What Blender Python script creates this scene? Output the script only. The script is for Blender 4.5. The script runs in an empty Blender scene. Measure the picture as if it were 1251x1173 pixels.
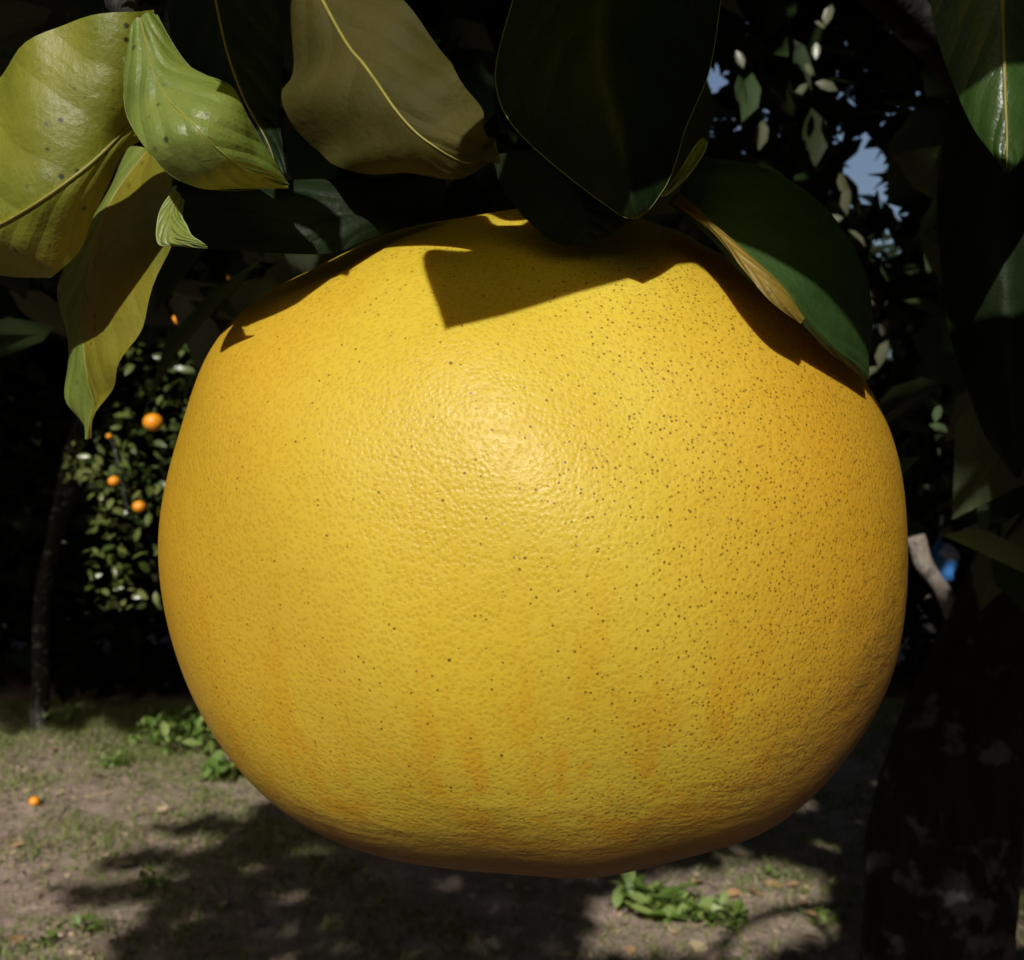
import bpy, math, random
import numpy as np
from mathutils import Vector, Matrix

rng = np.random.default_rng(11)
random.seed(11)
scene = bpy.context.scene
COL = scene.collection

# ------------------------------------------------------------------ camera, sky, sun, exposure
W, H, F = 1251.0, 1173.0, 1341.0
CAM = Vector((0, 0, 1.35))
cd = bpy.data.cameras.new('camera'); cam = bpy.data.objects.new('camera', cd); COL.objects.link(cam)
cam.location = CAM; cam.rotation_euler = (math.radians(90), 0, 0)
cd.sensor_width = 36; cd.lens = 36 * F / W; cd.clip_start = 0.005; cd.clip_end = 500
cd.dof.use_dof = True; cd.dof.focus_distance = 0.195; cd.dof.aperture_fstop = 46
scene.camera = cam

L = Vector((-0.16, -0.80, 0.55)).normalized()          # towards the sun
Ln = np.array(L)
wd = bpy.data.worlds.new('World'); scene.world = wd; wd.use_nodes = True
wn = wd.node_tree.nodes; sky = wn.new('ShaderNodeTexSky'); sky.sky_type = 'NISHITA'; sky.sun_disc = False
sky.dust_density = 5.0; sky.sun_elevation = math.asin(L.z); sky.sun_rotation = math.atan2(L.x, L.y)
bg = wn['Background']; bg.inputs[1].default_value = 0.082
wd.node_tree.links.new(sky.outputs[0], bg.inputs[0])
sd = bpy.data.lights.new('sun', 'SUN'); sun = bpy.data.objects.new('sun', sd); COL.objects.link(sun)
sd.energy = 5.0; sd.angle = math.radians(0.8); sd.color = (1.0, 0.96, 0.89)
sun.rotation_euler = (-L).to_track_quat('-Z', 'Y').to_euler(); sun.location = (0, 0, 20)
vs = scene.view_settings; vs.view_transform = 'Standard'; vs.look = 'None'; vs.exposure = 0.0; vs.gamma = 1.0
scene.render.film_transparent = False
scene.cycles.max_bounces = 5; scene.cycles.diffuse_bounces = 3

def at(px, py, d):
    """a point at the given distance in front of the viewpoint"""
    return Vector(((px - W / 2) / F * d, d, CAM.z - (py - H / 2) / F * d))
def ground_at(px, py):
    d = CAM.z * F / (py - H / 2)
    return at(px, py, d)

# ------------------------------------------------------------------ material helpers
class NT:
    def __init__(s, name):
        s.m = bpy.data.materials.new(name); s.m.use_nodes = True
        s.t = s.m.node_tree; s.t.nodes.clear(); s.out = s.n('ShaderNodeOutputMaterial')
    def n(s, kind, **kw):
        x = s.t.nodes.new(kind)
        for k, v in kw.items(): setattr(x, k, v)
        return x
    def set(s, sock, v):
        if hasattr(v, 'outputs'): v = v.outputs[0]
        if isinstance(v, bpy.types.NodeSocket): s.t.links.new(v, sock)
        elif isinstance(v, tuple) and len(v) == 3 and sock.type == 'RGBA': sock.default_value = (*v, 1)
        else: sock.default_value = v
    def math(s, op, a, b=None, c=None, clamp=False):
        x = s.n('ShaderNodeMath', operation=op); x.use_clamp = clamp
        s.set(x.inputs[0], a)
        if b is not None: s.set(x.inputs[1], b)
        if c is not None: s.set(x.inputs[2], c)
        return x.outputs[0]
    def mix(s, f, a, b, mode='MIX'):
        x = s.n('ShaderNodeMix', data_type='RGBA', blend_type=mode)
        s.set(x.inputs[0], f); s.set(x.inputs[6], a); s.set(x.inputs[7], b); return x.outputs[2]
    def noise(s, vec, scale, detail=3, rough=0.5):
        x = s.n('ShaderNodeTexNoise'); x.inputs['Scale'].default_value = scale
        x.inputs['Detail'].default_value = detail; x.inputs['Roughness'].default_value = rough
        if vec is not None: s.set(x.inputs['Vector'], vec)
        return x.outputs[0]
    def vor(s, vec, scale, feature='F1', rand=1.0):
        x = s.n('ShaderNodeTexVoronoi', feature=feature); x.inputs['Scale'].default_value = scale
        x.inputs['Randomness'].default_value = rand
        if vec is not None: s.set(x.inputs['Vector'], vec)
        return x
    def ramp(s, v, lo, hi, a=0.0, b=1.0):
        x = s.n('ShaderNodeMapRange'); x.clamp = True
        s.set(x.inputs[0], v); x.inputs[1].default_value = lo; x.inputs[2].default_value = hi
        x.inputs[3].default_value = a; x.inputs[4].default_value = b; return x.outputs[0]
    def bump(s, h, dist, strength=1.0, normal=None):
        x = s.n('ShaderNodeBump'); x.inputs['Strength'].default_value = strength
        x.inputs['Distance'].default_value = dist; s.set(x.inputs['Height'], h)
        if normal is not None: s.set(x.inputs['Normal'], normal)
        return x.outputs[0]
    def vmul(s, vec, v):
        x = s.n('ShaderNodeVectorMath', operation='MULTIPLY'); s.set(x.inputs[0], vec); x.inputs[1].default_value = v
        return x.outputs[0]

def leaf_material(name, top, under, rough=0.35, trans=0.35, spots=0.0, veins=1.0, rnd=False, spec=0.5, undermix=1.0):
    t = NT(name)
    geo = t.n('ShaderNodeNewGeometry'); tc = t.n('ShaderNodeTexCoord')
    uv = t.n('ShaderNodeUVMap'); sep = t.n('ShaderNodeSeparateXYZ'); t.set(sep.inputs[0], uv.outputs[0])
    u, v = sep.outputs[0], sep.outputs[1]
    av = t.math('ABSOLUTE', t.math('SUBTRACT', v, 0.5))
    col = t.mix(geo.outputs['Backfacing'], top, under)
    if rnd:
        at_ = t.n('ShaderNodeAttribute'); at_.attribute_name = 'rnd'; r = at_.outputs['Fac']
        if rnd == 'obj':
            oi = t.n('ShaderNodeObjectInfo'); r = oi.outputs['Random']
        g = t.n('ShaderNodeHueSaturation'); t.set(g.inputs['Color'], col)
        t.set(g.inputs['Hue'], t.ramp(r, 0, 1, 0.475, 0.51)); t.set(g.inputs['Value'], t.ramp(r, 0, 1, 1.35, 0.6))
        t.set(g.inputs['Saturation'], t.ramp(r, 0, 1, 0.8, 1.05)); col = g.outputs[0]
    n1 = t.noise(tc.outputs['Object'], 60, 4)
    col = t.mix(t.ramp(n1, 0.35, 0.7), col, t.mix(1.0, col, (0.62, 0.72, 0.5), 'MULTIPLY'))
    nrm = None
    if veins:
        ph = t.math('ADD', t.math('SUBTRACT', t.math('MULTIPLY', u, 5.5), t.math('MULTIPLY', av, 4.5)), t.math('MULTIPLY', t.noise(tc.outputs['Object'], 35, 2), 1.3))
        w = t.math('PINGPONG', ph, 0.5)
        vein = t.math('MULTIPLY', t.ramp(w, 0.0, 0.06, 1.0, 0.0), t.ramp(t.noise(tc.outputs['Object'], 90, 2), 0.35, 0.6))
        col = t.mix(t.math('MULTIPLY', vein, 0.75 * veins), col, t.mix(1.0, col, (0.62, 0.66, 0.5), 'MULTIPLY'))
        midl = t.ramp(av, 0.006, 0.022, 1.0, 0.0)
        col = t.mix(t.math('MULTIPLY', midl, 0.55), col, t.mix(1.0, col, (1.8, 1.65, 1.3), 'MULTIPLY'))
        quilt = t.ramp(w, 0.0, 0.35)
        nf = t.noise(tc.outputs['Object'], 900, 2)
        nrm = t.bump(t.math('ADD', quilt, t.math('MULTIPLY', n1, 1.2)), 0.0007 * veins, 0.7); nrm = t.bump(nf, 0.00016, 0.7, nrm)
        net = t.vor(tc.outputs['Object'], 800, 'DISTANCE_TO_EDGE'); ne = t.ramp(net.outputs['Distance'], 0.0, 0.10, 1, 0)
        col = t.mix(t.math('MULTIPLY', ne, 0.10), col, t.mix(1.0, col, (1.4, 1.4, 1.2), 'MULTIPLY'))
        nrm = t.bump(ne, 0.00003, 0.6, nrm); nrm = t.bump(t.noise(tc.outputs['Object'], 120, 3), 0.0012, 0.5, nrm)
    if spots:
        vo = t.vor(tc.outputs['Object'], 420); sp = t.ramp(vo.outputs['Distance'], 0.14, 0.30, 1, 0)
        cs = t.n('ShaderNodeSeparateColor'); t.set(cs.inputs[0], vo.outputs['Color'])
        pick = t.math('GREATER_THAN', cs.outputs[0], 0.62)
        reg = t.ramp(t.noise(tc.outputs['Object'], 70, 2), 0.42, 0.6)
        col = t.mix(t.math('MULTIPLY', t.math('MULTIPLY', sp, pick), t.math('MULTIPLY', reg, spots)), col, (0.012, 0.010, 0.004))
    p = t.n('ShaderNodeBsdfPrincipled'); t.set(p.inputs['Base Color'], col)
    p.inputs['Roughness'].default_value = rough; p.inputs['Specular IOR Level'].default_value = spec
    tr = t.n('ShaderNodeBsdfTranslucent'); t.set(tr.inputs['Color'], t.mix(1.0, col, (1.5, 1.35, 0.5), 'MULTIPLY'))
    if nrm is not None: t.set(p.inputs['Normal'], nrm)
    ms = t.n('ShaderNodeMixShader'); ms.inputs[0].default_value = trans
    t.t.links.new(p.outputs[0], ms.inputs[1]); t.t.links.new(tr.outputs[0], ms.inputs[2])
    t.t.links.new(ms.outputs[0], t.out.inputs[0]); return t.m

def simple_material(name, col, rough=0.7, var=0.4, scale=30, bump=0.0, spec=0.3):
    t = NT(name); tc = t.n('ShaderNodeTexCoord'); n = t.noise(tc.outputs['Object'], scale, 5, 0.6)
    c2 = tuple(x * (1 - var) for x in col); c1 = tuple(min(1, x * (1 + var)) for x in col)
    p = t.n('ShaderNodeBsdfPrincipled'); t.set(p.inputs['Base Color'], t.mix(t.ramp(n, 0.3, 0.7), c2, c1))
    p.inputs['Roughness'].default_value = rough; p.inputs['Specular IOR Level'].default_value = spec
    if bump: t.set(p.inputs['Normal'], t.bump(n, bump))
    t.t.links.new(p.outputs[0], t.out.inputs[0]); return t.m

def bark_material(name, dark, pale, scale=1.0, lichen=0.5):
    t = NT(name); tc = t.n('ShaderNodeTexCoord'); o = tc.outputs['Object']
    st = t.vmul(o, (1, 1, 0.25)); n = t.noise(st, 40 * scale, 6, 0.65); n2 = t.noise(o, 14 * scale, 4)
    col = t.mix(t.ramp(n, 0.3, 0.7), dark, pale)
    vo = t.noise(o, 22 * scale, 3, 0.6)
    col = t.mix(t.math('MULTIPLY', t.ramp(vo, 0.56, 0.64), lichen), col, (0.30, 0.32, 0.30))
    p = t.n('ShaderNodeBsdfPrincipled'); t.set(p.inputs['Base Color'], col); p.inputs['Roughness'].default_value = 0.9
    p.inputs['Specular IOR Level'].default_value = 0.2
    t.set(p.inputs['Normal'], t.bump(t.math('ADD', n, n2), 0.012, 0.9)); t.t.links.new(p.outputs[0], t.out.inputs[0]); return t.m

# ------------------------------------------------------------------ object helpers
def tag(o, label=None, cat=None, group=None, kind=None):
    for k, v in (('label', label), ('category', cat), ('group', group), ('kind', kind)):
        if v: o[k] = v
    return o
def link(o, parent=None):
    COL.objects.link(o)
    if parent is not None:
        o.parent = parent; o.matrix_parent_inverse = Matrix.Translation(-parent.location)
    return o
def empty(name, loc, *a, **k):
    e = bpy.data.objects.new(name, None); e.location = loc; e.empty_display_size = 0.1; COL.objects.link(e)
    return tag(e, *a, **k)
def mesh_obj(name, verts, faces, mat, parent=None, smooth=True, uvs=None):
    me = bpy.data.meshes.new(name); me.from_pydata([tuple(v) for v in verts], [], faces)
    if uvs is not None:
        ul = me.uv_layers.new(name='UVMap')
        idx = np.empty(len(me.loops), dtype=np.int32); me.loops.foreach_get('vertex_index', idx)
        ul.data.foreach_set('uv', np.asarray(uvs, dtype=np.float32)[idx].ravel())
    if smooth: me.polygons.foreach_set('use_smooth', [True] * len(me.polygons))
    me.materials.append(mat); me.update()
    return link(bpy.data.objects.new(name, me), parent)

def catmull(P, n):
    P = np.asarray(P, float); k = len(P)
    Q = np.vstack([2 * P[0] - P[1], P, 2 * P[-1] - P[-2]])
    out = []
    for t in np.linspace(0, k - 1, n):
        i = min(int(t), k - 2); f = t - i
        p0, p1, p2, p3 = Q[i], Q[i + 1], Q[i + 2], Q[i + 3]
        out.append(0.5 * (2 * p1 + (p2 - p0) * f + (2 * p0 - 5 * p1 + 4 * p2 - p3) * f * f + (3 * p1 - p0 - 3 * p2 + p3) * f ** 3))
    return np.array(out)

def tube(name, pts, radii, mat, parent=None, seg=10, n=None, wob=0.0):
    n = n or max(6, len(pts) * 5)
    P = catmull(pts, n); R = np.interp(np.linspace(0, 1, n), np.linspace(0, 1, len(radii)), radii)
    V = []; Fc = []
    ref = np.array([0.31, 0.83, 0.47]); ph = rng.random(4) * 6
    for i in range(n):
        d = P[min(i + 1, n - 1)] - P[max(i - 1, 0)]; d /= np.linalg.norm(d) + 1e-9
        a = np.cross(d, ref); a /= np.linalg.norm(a); b = np.cross(d, a)
        for j in range(seg):
            th = 2 * math.pi * j / seg
            r = R[i] * (1 + wob * (math.sin(3 * th + i * 0.35 + ph[0]) * 0.5 + math.sin(2 * th - i * 0.6 + ph[1]) * 0.5 + rng.normal() * 0.25))
            V.append(P[i] + r * (a * math.cos(th) + b * math.sin(th)))
    for i in range(n - 1):
        for j in range(seg):
            k = (j + 1) % seg
            Fc.append((i * seg + j, i * seg + k, (i + 1) * seg + k, (i + 1) * seg + j))
    Fc.append(tuple(range(seg))[::-1]); Fc.append(tuple(range((n - 1) * seg, n * seg)))
    return mesh_obj(name, V, Fc, mat, parent)

# simple leaf template: 8 points, folded along the midrib, pointing along +x
LEAF = np.array([(0, 0, 0), (.28, .21, .05), (.28, 0, -.01), (.28, -.21, .05), (.66, .22, .03), (.66, 0, -.03), (.66, -.22, .03), (1, 0, -.12)])
LEAF_T = [(0, 2, 1), (0, 3, 2), (1, 2, 5), (1, 5, 4), (2, 3, 6), (2, 6, 5), (4, 5, 7), (5, 6, 7)]
LEAF_UV = [(0, .5), (.28, 1), (.28, .5), (.28, 0), (.66, 1), (.66, .5), (.66, 0), (1, .5)]
def frames(n, droop=0.5, up=None):
    """random leaf frames: x along the leaf, z its upper side"""
    d = rng.normal(size=(n, 3)); d[:, 2] = d[:, 2] * 0.5 - droop; d /= np.linalg.norm(d, axis=1)[:, None]
    z = rng.normal(size=(n, 3)) * 0.55 + (np.array([0, 0, 1.0]) if up is None else up)
    z -= (z * d).sum(1)[:, None] * d; z /= np.linalg.norm(z, axis=1)[:, None]
    return np.stack([d, np.cross(z, d), z], axis=2)          # columns
def foliage(name, P, Fr, S, mat, parent=None):
    n = len(P)
    V = (np.einsum('nij,kj->nki', Fr, LEAF) * S[:, None, None] + P[:, None, :]).reshape(-1, 3)
    if parent is not None: pass
    T = (np.array(LEAF_T)[None] + (np.arange(n) * 8)[:, None, None]).reshape(-1, 3)
    me = bpy.data.meshes.new(name); me.vertices.add(len(V)); me.vertices.foreach_set('co', V.astype(np.float32).ravel())
    me.loops.add(T.size); me.loops.foreach_set('vertex_index', T.astype(np.int32).ravel())
    me.polygons.add(len(T)); me.polygons.foreach_set('loop_start', (np.arange(len(T)) * 3).astype(np.int32))
    me.update(calc_edges=True)
    ul = me.uv_layers.new(name='UVMap'); ul.data.foreach_set('uv', np.array(LEAF_UV, dtype=np.float32)[T.ravel() % 8].ravel())
    a = me.attributes.new('rnd', 'FLOAT', 'POINT'); a.data.foreach_set('value', np.repeat(rng.random(n), 8).astype(np.float32))
    me.polygons.foreach_set('use_smooth', [True] * len(T)); me.materials.append(mat); me.validate()
    return link(bpy.data.objects.new(name, me), parent)
def leaf_mesh(name, mat):
    me = bpy.data.meshes.new(name); me.from_pydata([tuple(v) for v in LEAF], [], LEAF_T)
    ul = me.uv_layers.new(name='UVMap')
    for lp in me.loops: ul.data[lp.index].uv = LEAF_UV[lp.vertex_index]
    me.polygons.foreach_set('use_smooth', [True] * len(me.polygons)); me.materials.append(mat); return me
def leaf_objects(me, P, Fr, S, parent, name='leaf'):
    for p, f, s in zip(P, Fr, S):
        o = bpy.data.objects.new(name, me); COL.objects.link(o); o.parent = parent
        M = Matrix([list(f[i] * s) + [p[i]] for i in range(3)] + [[0, 0, 0, 1]])
        o.matrix_parent_inverse = Matrix.Translation(-parent.location); o.matrix_basis = M

def project(P):
    d = P[:, 1]; s = np.where(d > 0.02, d, 1e9)
    return W / 2 + P[:, 0] / s * F, H / 2 - (P[:, 2] - CAM.z) / s * F, d
def in_poly(x, y, poly):
    poly = np.asarray(poly, float); r = np.zeros(len(x), bool); j = len(poly) - 1
    for i in range(len(poly)):
        xi, yi = poly[i]; xj, yj = poly[j]
        c = ((yi > y) != (yj > y)) & (x < (xj - xi) * (y - yi) / (yj - yi + 1e-12) + xi); r ^= c; j = i
    return r

# ------------------------------------------------------------------ materials
M_leaf_near = leaf_material('citrus_leaf', (0.036, 0.080, 0.014), (0.06, 0.08, 0.02), 0.36, 0.2, rnd='obj', veins=0.5)
M_leaf_green = leaf_material('green_leaf', (0.17, 0.215, 0.042), (0.16, 0.17, 0.035), 0.46, 0.25, spots=0.9, veins=0.6)
M_leaf_yellow = leaf_material('yellowing_leaf', (0.215, 0.215, 0.020), (0.17, 0.14, 0.018), 0.5, 0.28, spots=1.0, veins=0.55)
M_leaf_fold = leaf_material('folded_leaf', (0.19, 0.165, 0.016), (0.15, 0.115, 0.010), 0.40, 0.22, spots=0.8, veins=0.5)
M_leaf_olive = leaf_material('olive_leaf', (0.058, 0.049, 0.008), (0.10, 0.10, 0.02), 0.7, 0.3, veins=0.55, spec=0.2)
M_leaf_shaded = leaf_material('shaded_leaf', (0.008, 0.015, 0.005), (0.012, 0.016, 0.006), 0.5, 0.06, veins=0.3, spec=0.12)  # near-black colour stands in for the shade on these leaves
M_leaf_right = leaf_material('drooping_leaf', (0.026, 0.060, 0.011), (0.20, 0.135, 0.018), 0.55, 0.2, spots=0.7, veins=0.4)
M_leaf_caster = leaf_material('caster_leaf', (0.52, 0.48, 0.09), (0.52, 0.48, 0.09), 0.45, 0.85, veins=0.4)  # very translucent, so the added overhead leaves pass warm fill light
M_rib = simple_material('leaf_rib', (0.19, 0.17, 0.035), 0.5, 0.2, 200)
M_margin = simple_material('leaf_margin', (0.20, 0.25, 0.08), 0.4, 0.15, 200)
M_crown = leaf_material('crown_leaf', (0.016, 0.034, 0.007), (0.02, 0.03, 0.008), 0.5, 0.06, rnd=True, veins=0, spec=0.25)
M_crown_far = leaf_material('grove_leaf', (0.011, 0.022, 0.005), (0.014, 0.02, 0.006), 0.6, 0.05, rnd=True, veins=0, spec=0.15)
M_orange_leaf = leaf_material('orange_tree_leaf', (0.12, 0.155, 0.032), (0.11, 0.13, 0.045), 0.3, 0.25, rnd='obj', veins=0)
M_orange_crown = leaf_material('orange_tree_foliage', (0.05, 0.085, 0.018), (0.07, 0.09, 0.025), 0.36, 0.18, rnd=True, veins=0)
M_pale_leaf = leaf_material('sheen_leaf', (0.14, 0.145, 0.09), (0.15, 0.15, 0.10), 0.35, 0.2, rnd='obj', veins=0)  # pale grey stands in for sun and sky gloss
M_weed = leaf_material('weed_leaf', (0.16, 0.26, 0.045), (0.15, 0.22, 0.05), 0.5, 0.3, rnd='obj', veins=0)
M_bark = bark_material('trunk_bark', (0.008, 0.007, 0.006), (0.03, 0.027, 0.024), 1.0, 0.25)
M_twig = bark_material('twig_bark', (0.16, 0.13, 0.10), (0.32, 0.27, 0.22), 3.0, 0.3)
M_greybark = bark_material('grey_bark', (0.014, 0.013, 0.010), (0.04, 0.038, 0.028), 1.0, 0.4)
M_stem = simple_material('green_stem', (0.10, 0.14, 0.03), 0.6, 0.3, 200)

def fruit_material():
    t = NT('citrus_rind'); tc = t.n('ShaderNodeTexCoord'); o = tc.outputs['Object']
    sep = t.n('ShaderNodeSeparateXYZ'); t.set(sep.inputs[0], o); x, y, z = sep.outputs
    # warp so that the pores are not perfectly regular
    pv = t.vor(o, 1020); pore = t.ramp(pv.outputs['Distance'], 0.02, 0.62, 1, 0)
    pv2 = t.vor(o, 1900)
    big = t.noise(o, 14, 3, 0.55); med = t.noise(o, 45, 4, 0.6); streak = t.noise(t.vmul(o, (135, 135, 7)), 1.0, 4, 0.62)
    yel = (0.485, 0.338, 0.024); org = (0.470, 0.225, 0.010); lemon = (0.515, 0.388, 0.042)
    col = t.mix(t.ramp(big, 0.35, 0.65), yel, lemon)
    side = t.ramp(t.math('ADD', t.math('MAXIMUM', t.math('MULTIPLY', x, -1.0), t.math('MULTIPLY', x, 1.45)), t.math('MULTIPLY', big, 0.06)), 0.058, 0.112)
    low = t.ramp(z, 0.005, -0.045)
    stk = t.math('MULTIPLY', t.ramp(streak, 0.50, 0.60), low)
    blot = t.ramp(t.noise(t.vmul(o, (1, 1, 0.7)), 30, 5, 0.65), 0.50, 0.70)
    col = t.mix(t.math('MULTIPLY', blot, 0.30), col, (0.48, 0.265, 0.012))
    col = t.mix(t.math('MULTIPLY', side, 0.72), col, org)
    col = t.mix(t.math('MULTIPLY', stk, 0.58), col, (0.48, 0.225, 0.006))
    # brown wrinkled scurf, lower right and base, darkened to paint in the underside's shade
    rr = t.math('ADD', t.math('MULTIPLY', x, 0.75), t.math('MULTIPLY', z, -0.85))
    tan_shade = t.ramp(t.math('ADD', rr, t.math('MULTIPLY', med, 0.035)), 0.066, 0.100)
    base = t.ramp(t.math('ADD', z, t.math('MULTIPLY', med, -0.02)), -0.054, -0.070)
    tan_shade = t.math('MAXIMUM', tan_shade, base)
    col = t.mix(t.math('MULTIPLY', tan_shade, 0.9), col, (0.17, 0.085, 0.016))
    # pores a little darker
    col = t.mix(t.math('MULTIPLY', pore, 0.46), col, t.mix(1.0, col, (0.70, 0.62, 0.30), 'MULTIPLY'))
    # brown speckle, thick on the right side
    sv = t.vor(o, 1050); cs = t.n('ShaderNodeSeparateColor'); t.set(cs.inputs[0], sv.outputs['Color'])
    dens = t.math('ADD', t.ramp(t.math('ADD', x, t.math('MULTIPLY', big, 0.05)), 0.022, 0.062, 0.06, 0.95), t.math('MULTIPLY', t.ramp(t.noise(o, 38, 3), 0.55, 0.72), 0.22))
    dens = t.math('ADD', dens, t.ramp(z, 0.045, 0.075, 0.0, 0.4))
    pick = t.math('LESS_THAN', cs.outputs[0], dens)
    dot = t.ramp(t.math('ADD', sv.outputs['Distance'], t.math('MULTIPLY', cs.outputs[1], 0.12)), 0.19, 0.38, 1, 0)
    col = t.mix(t.math('MULTIPLY', t.math('MULTIPLY', dot, pick), 0.85), col, (0.115, 0.050, 0.006))
    sv2 = t.vor(o, 105); cs2 = t.n('ShaderNodeSeparateColor'); t.set(cs2.inputs[0], sv2.outputs['Color'])
    dot2 = t.math('MULTIPLY', t.ramp(sv2.outputs['Distance'], 0.022, 0.045, 1, 0), t.math('LESS_THAN', cs2.outputs[0], 0.35))
    col = t.mix(t.math('MULTIPLY', dot2, 0.85), col, (0.06, 0.028, 0.006))
    p = t.n('ShaderNodeBsdfPrincipled'); t.set(p.inputs['Base Color'], col)
    t.set(p.inputs['Roughness'], t.ramp(t.noise(o, 300, 2), 0.3, 0.7, 0.38, 0.50)); p.inputs['Specular IOR Level'].default_value = 0.27
    p.subsurface_method = 'BURLEY'; p.inputs['Subsurface Weight'].default_value = 0.35; p.inputs['Subsurface Radius'].default_value = (1.0, 0.42, 0.08)
    p.inputs['Subsurface Scale'].default_value = 0.0040
    wr = t.noise(t.vmul(o, (110, 110, 330)), 1.0, 5, 0.65)
    nb = t.bump(t.math('MULTIPLY', wr, t.ramp(tan_shade, 0.0, 0.8)), 0.0011, 0.9)
    nb = t.bump(med, 0.0012, 0.35, nb)
    nb = t.bump(t.math('MULTIPLY', pore, -1.0), 0.00011, 0.8, nb)
    nb = t.bump(pv2.outputs['Distance'], 0.00007, 0.55, nb)
    t.set(p.inputs['Normal'], nb); t.t.links.new(p.outputs[0], t.out.inputs[0]); return t.m

# ------------------------------------------------------------------ ground
def soil_material():
    t = NT('bare_soil'); tc = t.n('ShaderNodeTexCoord'); o = tc.outputs['Object']
    a = t.noise(o, 1.3, 5, 0.6); b = t.noise(o, 9, 6, 0.65); c = t.noise(o, 60, 4, 0.7)
    col = t.mix(t.ramp(b, 0.3, 0.7), (0.21, 0.150, 0.118), (0.45, 0.345, 0.29))
    col = t.mix(t.math('MULTIPLY', t.ramp(a, 0.50, 0.64), 0.45), col, (0.19, 0.20, 0.075))
    col = t.mix(t.math('MULTIPLY', t.ramp(c, 0.55, 0.75), 0.5), col, (0.46, 0.39, 0.30))
    p = t.n('ShaderNodeBsdfPrincipled'); t.set(p.inputs['Base Color'], col); p.inputs['Roughness'].default_value = 0.95
    p.inputs['Specular IOR Level'].default_value = 0.15
    t.set(p.inputs['Normal'], t.bump(t.math('ADD', b, t.math('MULTIPLY', c, 0.5)), 0.05, 0.8)); t.t.links.new(p.outputs[0], t.out.inputs[0]); return t.m
def gz(x, y):
    h = 0.015 * np.sin(x * 3.1 + y * 1.7) + 0.012 * np.sin(x * 6.7 - y * 5.1 + 1.0) + 0.006 * np.sin(x * 17 + y * 13)
    return h + 0.05 * np.exp(-((y - 5.9) / 0.5) ** 2) * (1 + 0.4 * np.sin(x * 2.3))
gx = np.concatenate([np.linspace(-120, -7, 12), np.linspace(-6.5, 6.5, 110), np.linspace(7, 120, 12)])
gy = np.concatenate([np.linspace(-120, -3, 10), np.linspace(-2.5, 9.5, 110), np.linspace(10.5, 200, 14)])
XX, YY = np.meshgrid(gx, gy); near = (np.abs(XX) < 6.6) & (YY > -2.6) & (YY < 9.6)
ZZ = np.where(near, gz(XX, YY), 0.0)
nx = len(gx); gf = [(j * nx + i, j * nx + i + 1, (j + 1) * nx + i + 1, (j + 1) * nx + i) for j in range(len(gy) - 1) for i in range(nx - 1)]
g = mesh_obj('ground', np.stack([XX, YY, ZZ], -1).reshape(-1, 3), gf, soil_material()); tag(g, kind='structure')

# ------------------------------------------------------------------ the big fruit: outline fitted to its silhouette
CONT = [(1112,640),(1103,570),(1085,520),(1057,470),(1000,398),(930,338),(850,292),(760,264),(680,256),(600,259),(530,270),(470,286),(430,302),(380,326),(340,345),(290,390),(255,430),(225,500),(205,570),(197,650),(202,720),(215,790),(240,860),(270,910),(320,965),(380,1008),(450,1038),(520,1057),(650,1068),(750,1066),(830,1055),(900,1030),(960,995),(1010,955),(1060,890),(1090,820),(1108,740),(1114,680)]
cx0, cy0, RF = 655.0, 665.0, 0.088
FD = RF / math.sin(math.atan(457 / F))
FC = np.array(at(cx0, cy0, FD))
ca = np.array([math.atan2(-(y - cy0), x - cx0) for x, y in CONT]); cr = np.array([math.hypot(x - cx0, y - cy0) for x, y in CONT])
o_ = np.argsort(ca); ca, cr = ca[o_], cr[o_]
NA, NB = 220, 300
th = np.linspace(0.0, math.pi, NA)          # from the top
phi = np.arange(NB) * 2 * math.pi / NB
T_, P_ = np.meshgrid(th, phi, indexing='ij')
dirs = np.stack([np.sin(T_) * np.cos(P_), np.sin(T_) * np.sin(P_), np.cos(T_)], -1).reshape(-1, 3)
sc = np.full(360, 0.9); angs = np.linspace(-math.pi, math.pi, 361)[:360]
tgt = np.interp(angs, ca, cr, period=2 * math.pi)
k_ = np.exp(-np.linspace(-2, 2, 15) ** 2); k_ /= k_.sum()
tgt = np.convolve(np.concatenate([tgt[-7:], tgt, tgt[:7]]), k_, 'valid')
def fruit_pts():
    a = np.arctan2(dirs[:, 2], dirs[:, 0]); s = np.interp(a, angs, sc, period=2 * math.pi)
    w = np.hypot(dirs[:, 0], dirs[:, 2]) ** 1.5          # the outline counts most near the rim
    el = 1 / np.sqrt(np.cos(a) ** 2 + (np.sin(a) / 0.875) ** 2)
    s = el * (1 + (s / el - 1) * w)
    rho = np.hypot(dirs[:, 0], dirs[:, 2]); pw = 2.15
    bx = (rho ** pw + np.abs(dirs[:, 1]) ** pw) ** (-1 / pw)          # a little fuller than a ball
    v = dirs * (RF * bx * s)[:, None]
    v[:, 1] = dirs[:, 1] * RF * 0.96 * bx
    return v + FC
for it in range(14):
    V = fruit_pts(); px, py, d = project(V)
    a = np.arctan2(-(py - cy0), px - cx0); r = np.hypot(px - cx0, py - cy0)
    b = ((a + math.pi) / (2 * math.pi) * 360).astype(int) % 360
    mx = np.zeros(360); np.maximum.at(mx, b, r)
    mx = np.where(mx < 50, tgt, mx)
    sc *= (tgt / mx) ** 0.8
    sc = np.convolve(np.concatenate([sc[-7:], sc, sc[:7]]), k_, 'valid')
FV = fruit_pts()
topdir = FV[0] - FC
dimple = np.exp(-(T_.ravel() / 0.16) ** 2); FV = FV - np.outer(dimple, np.array([0, 0, 0.006]))
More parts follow.
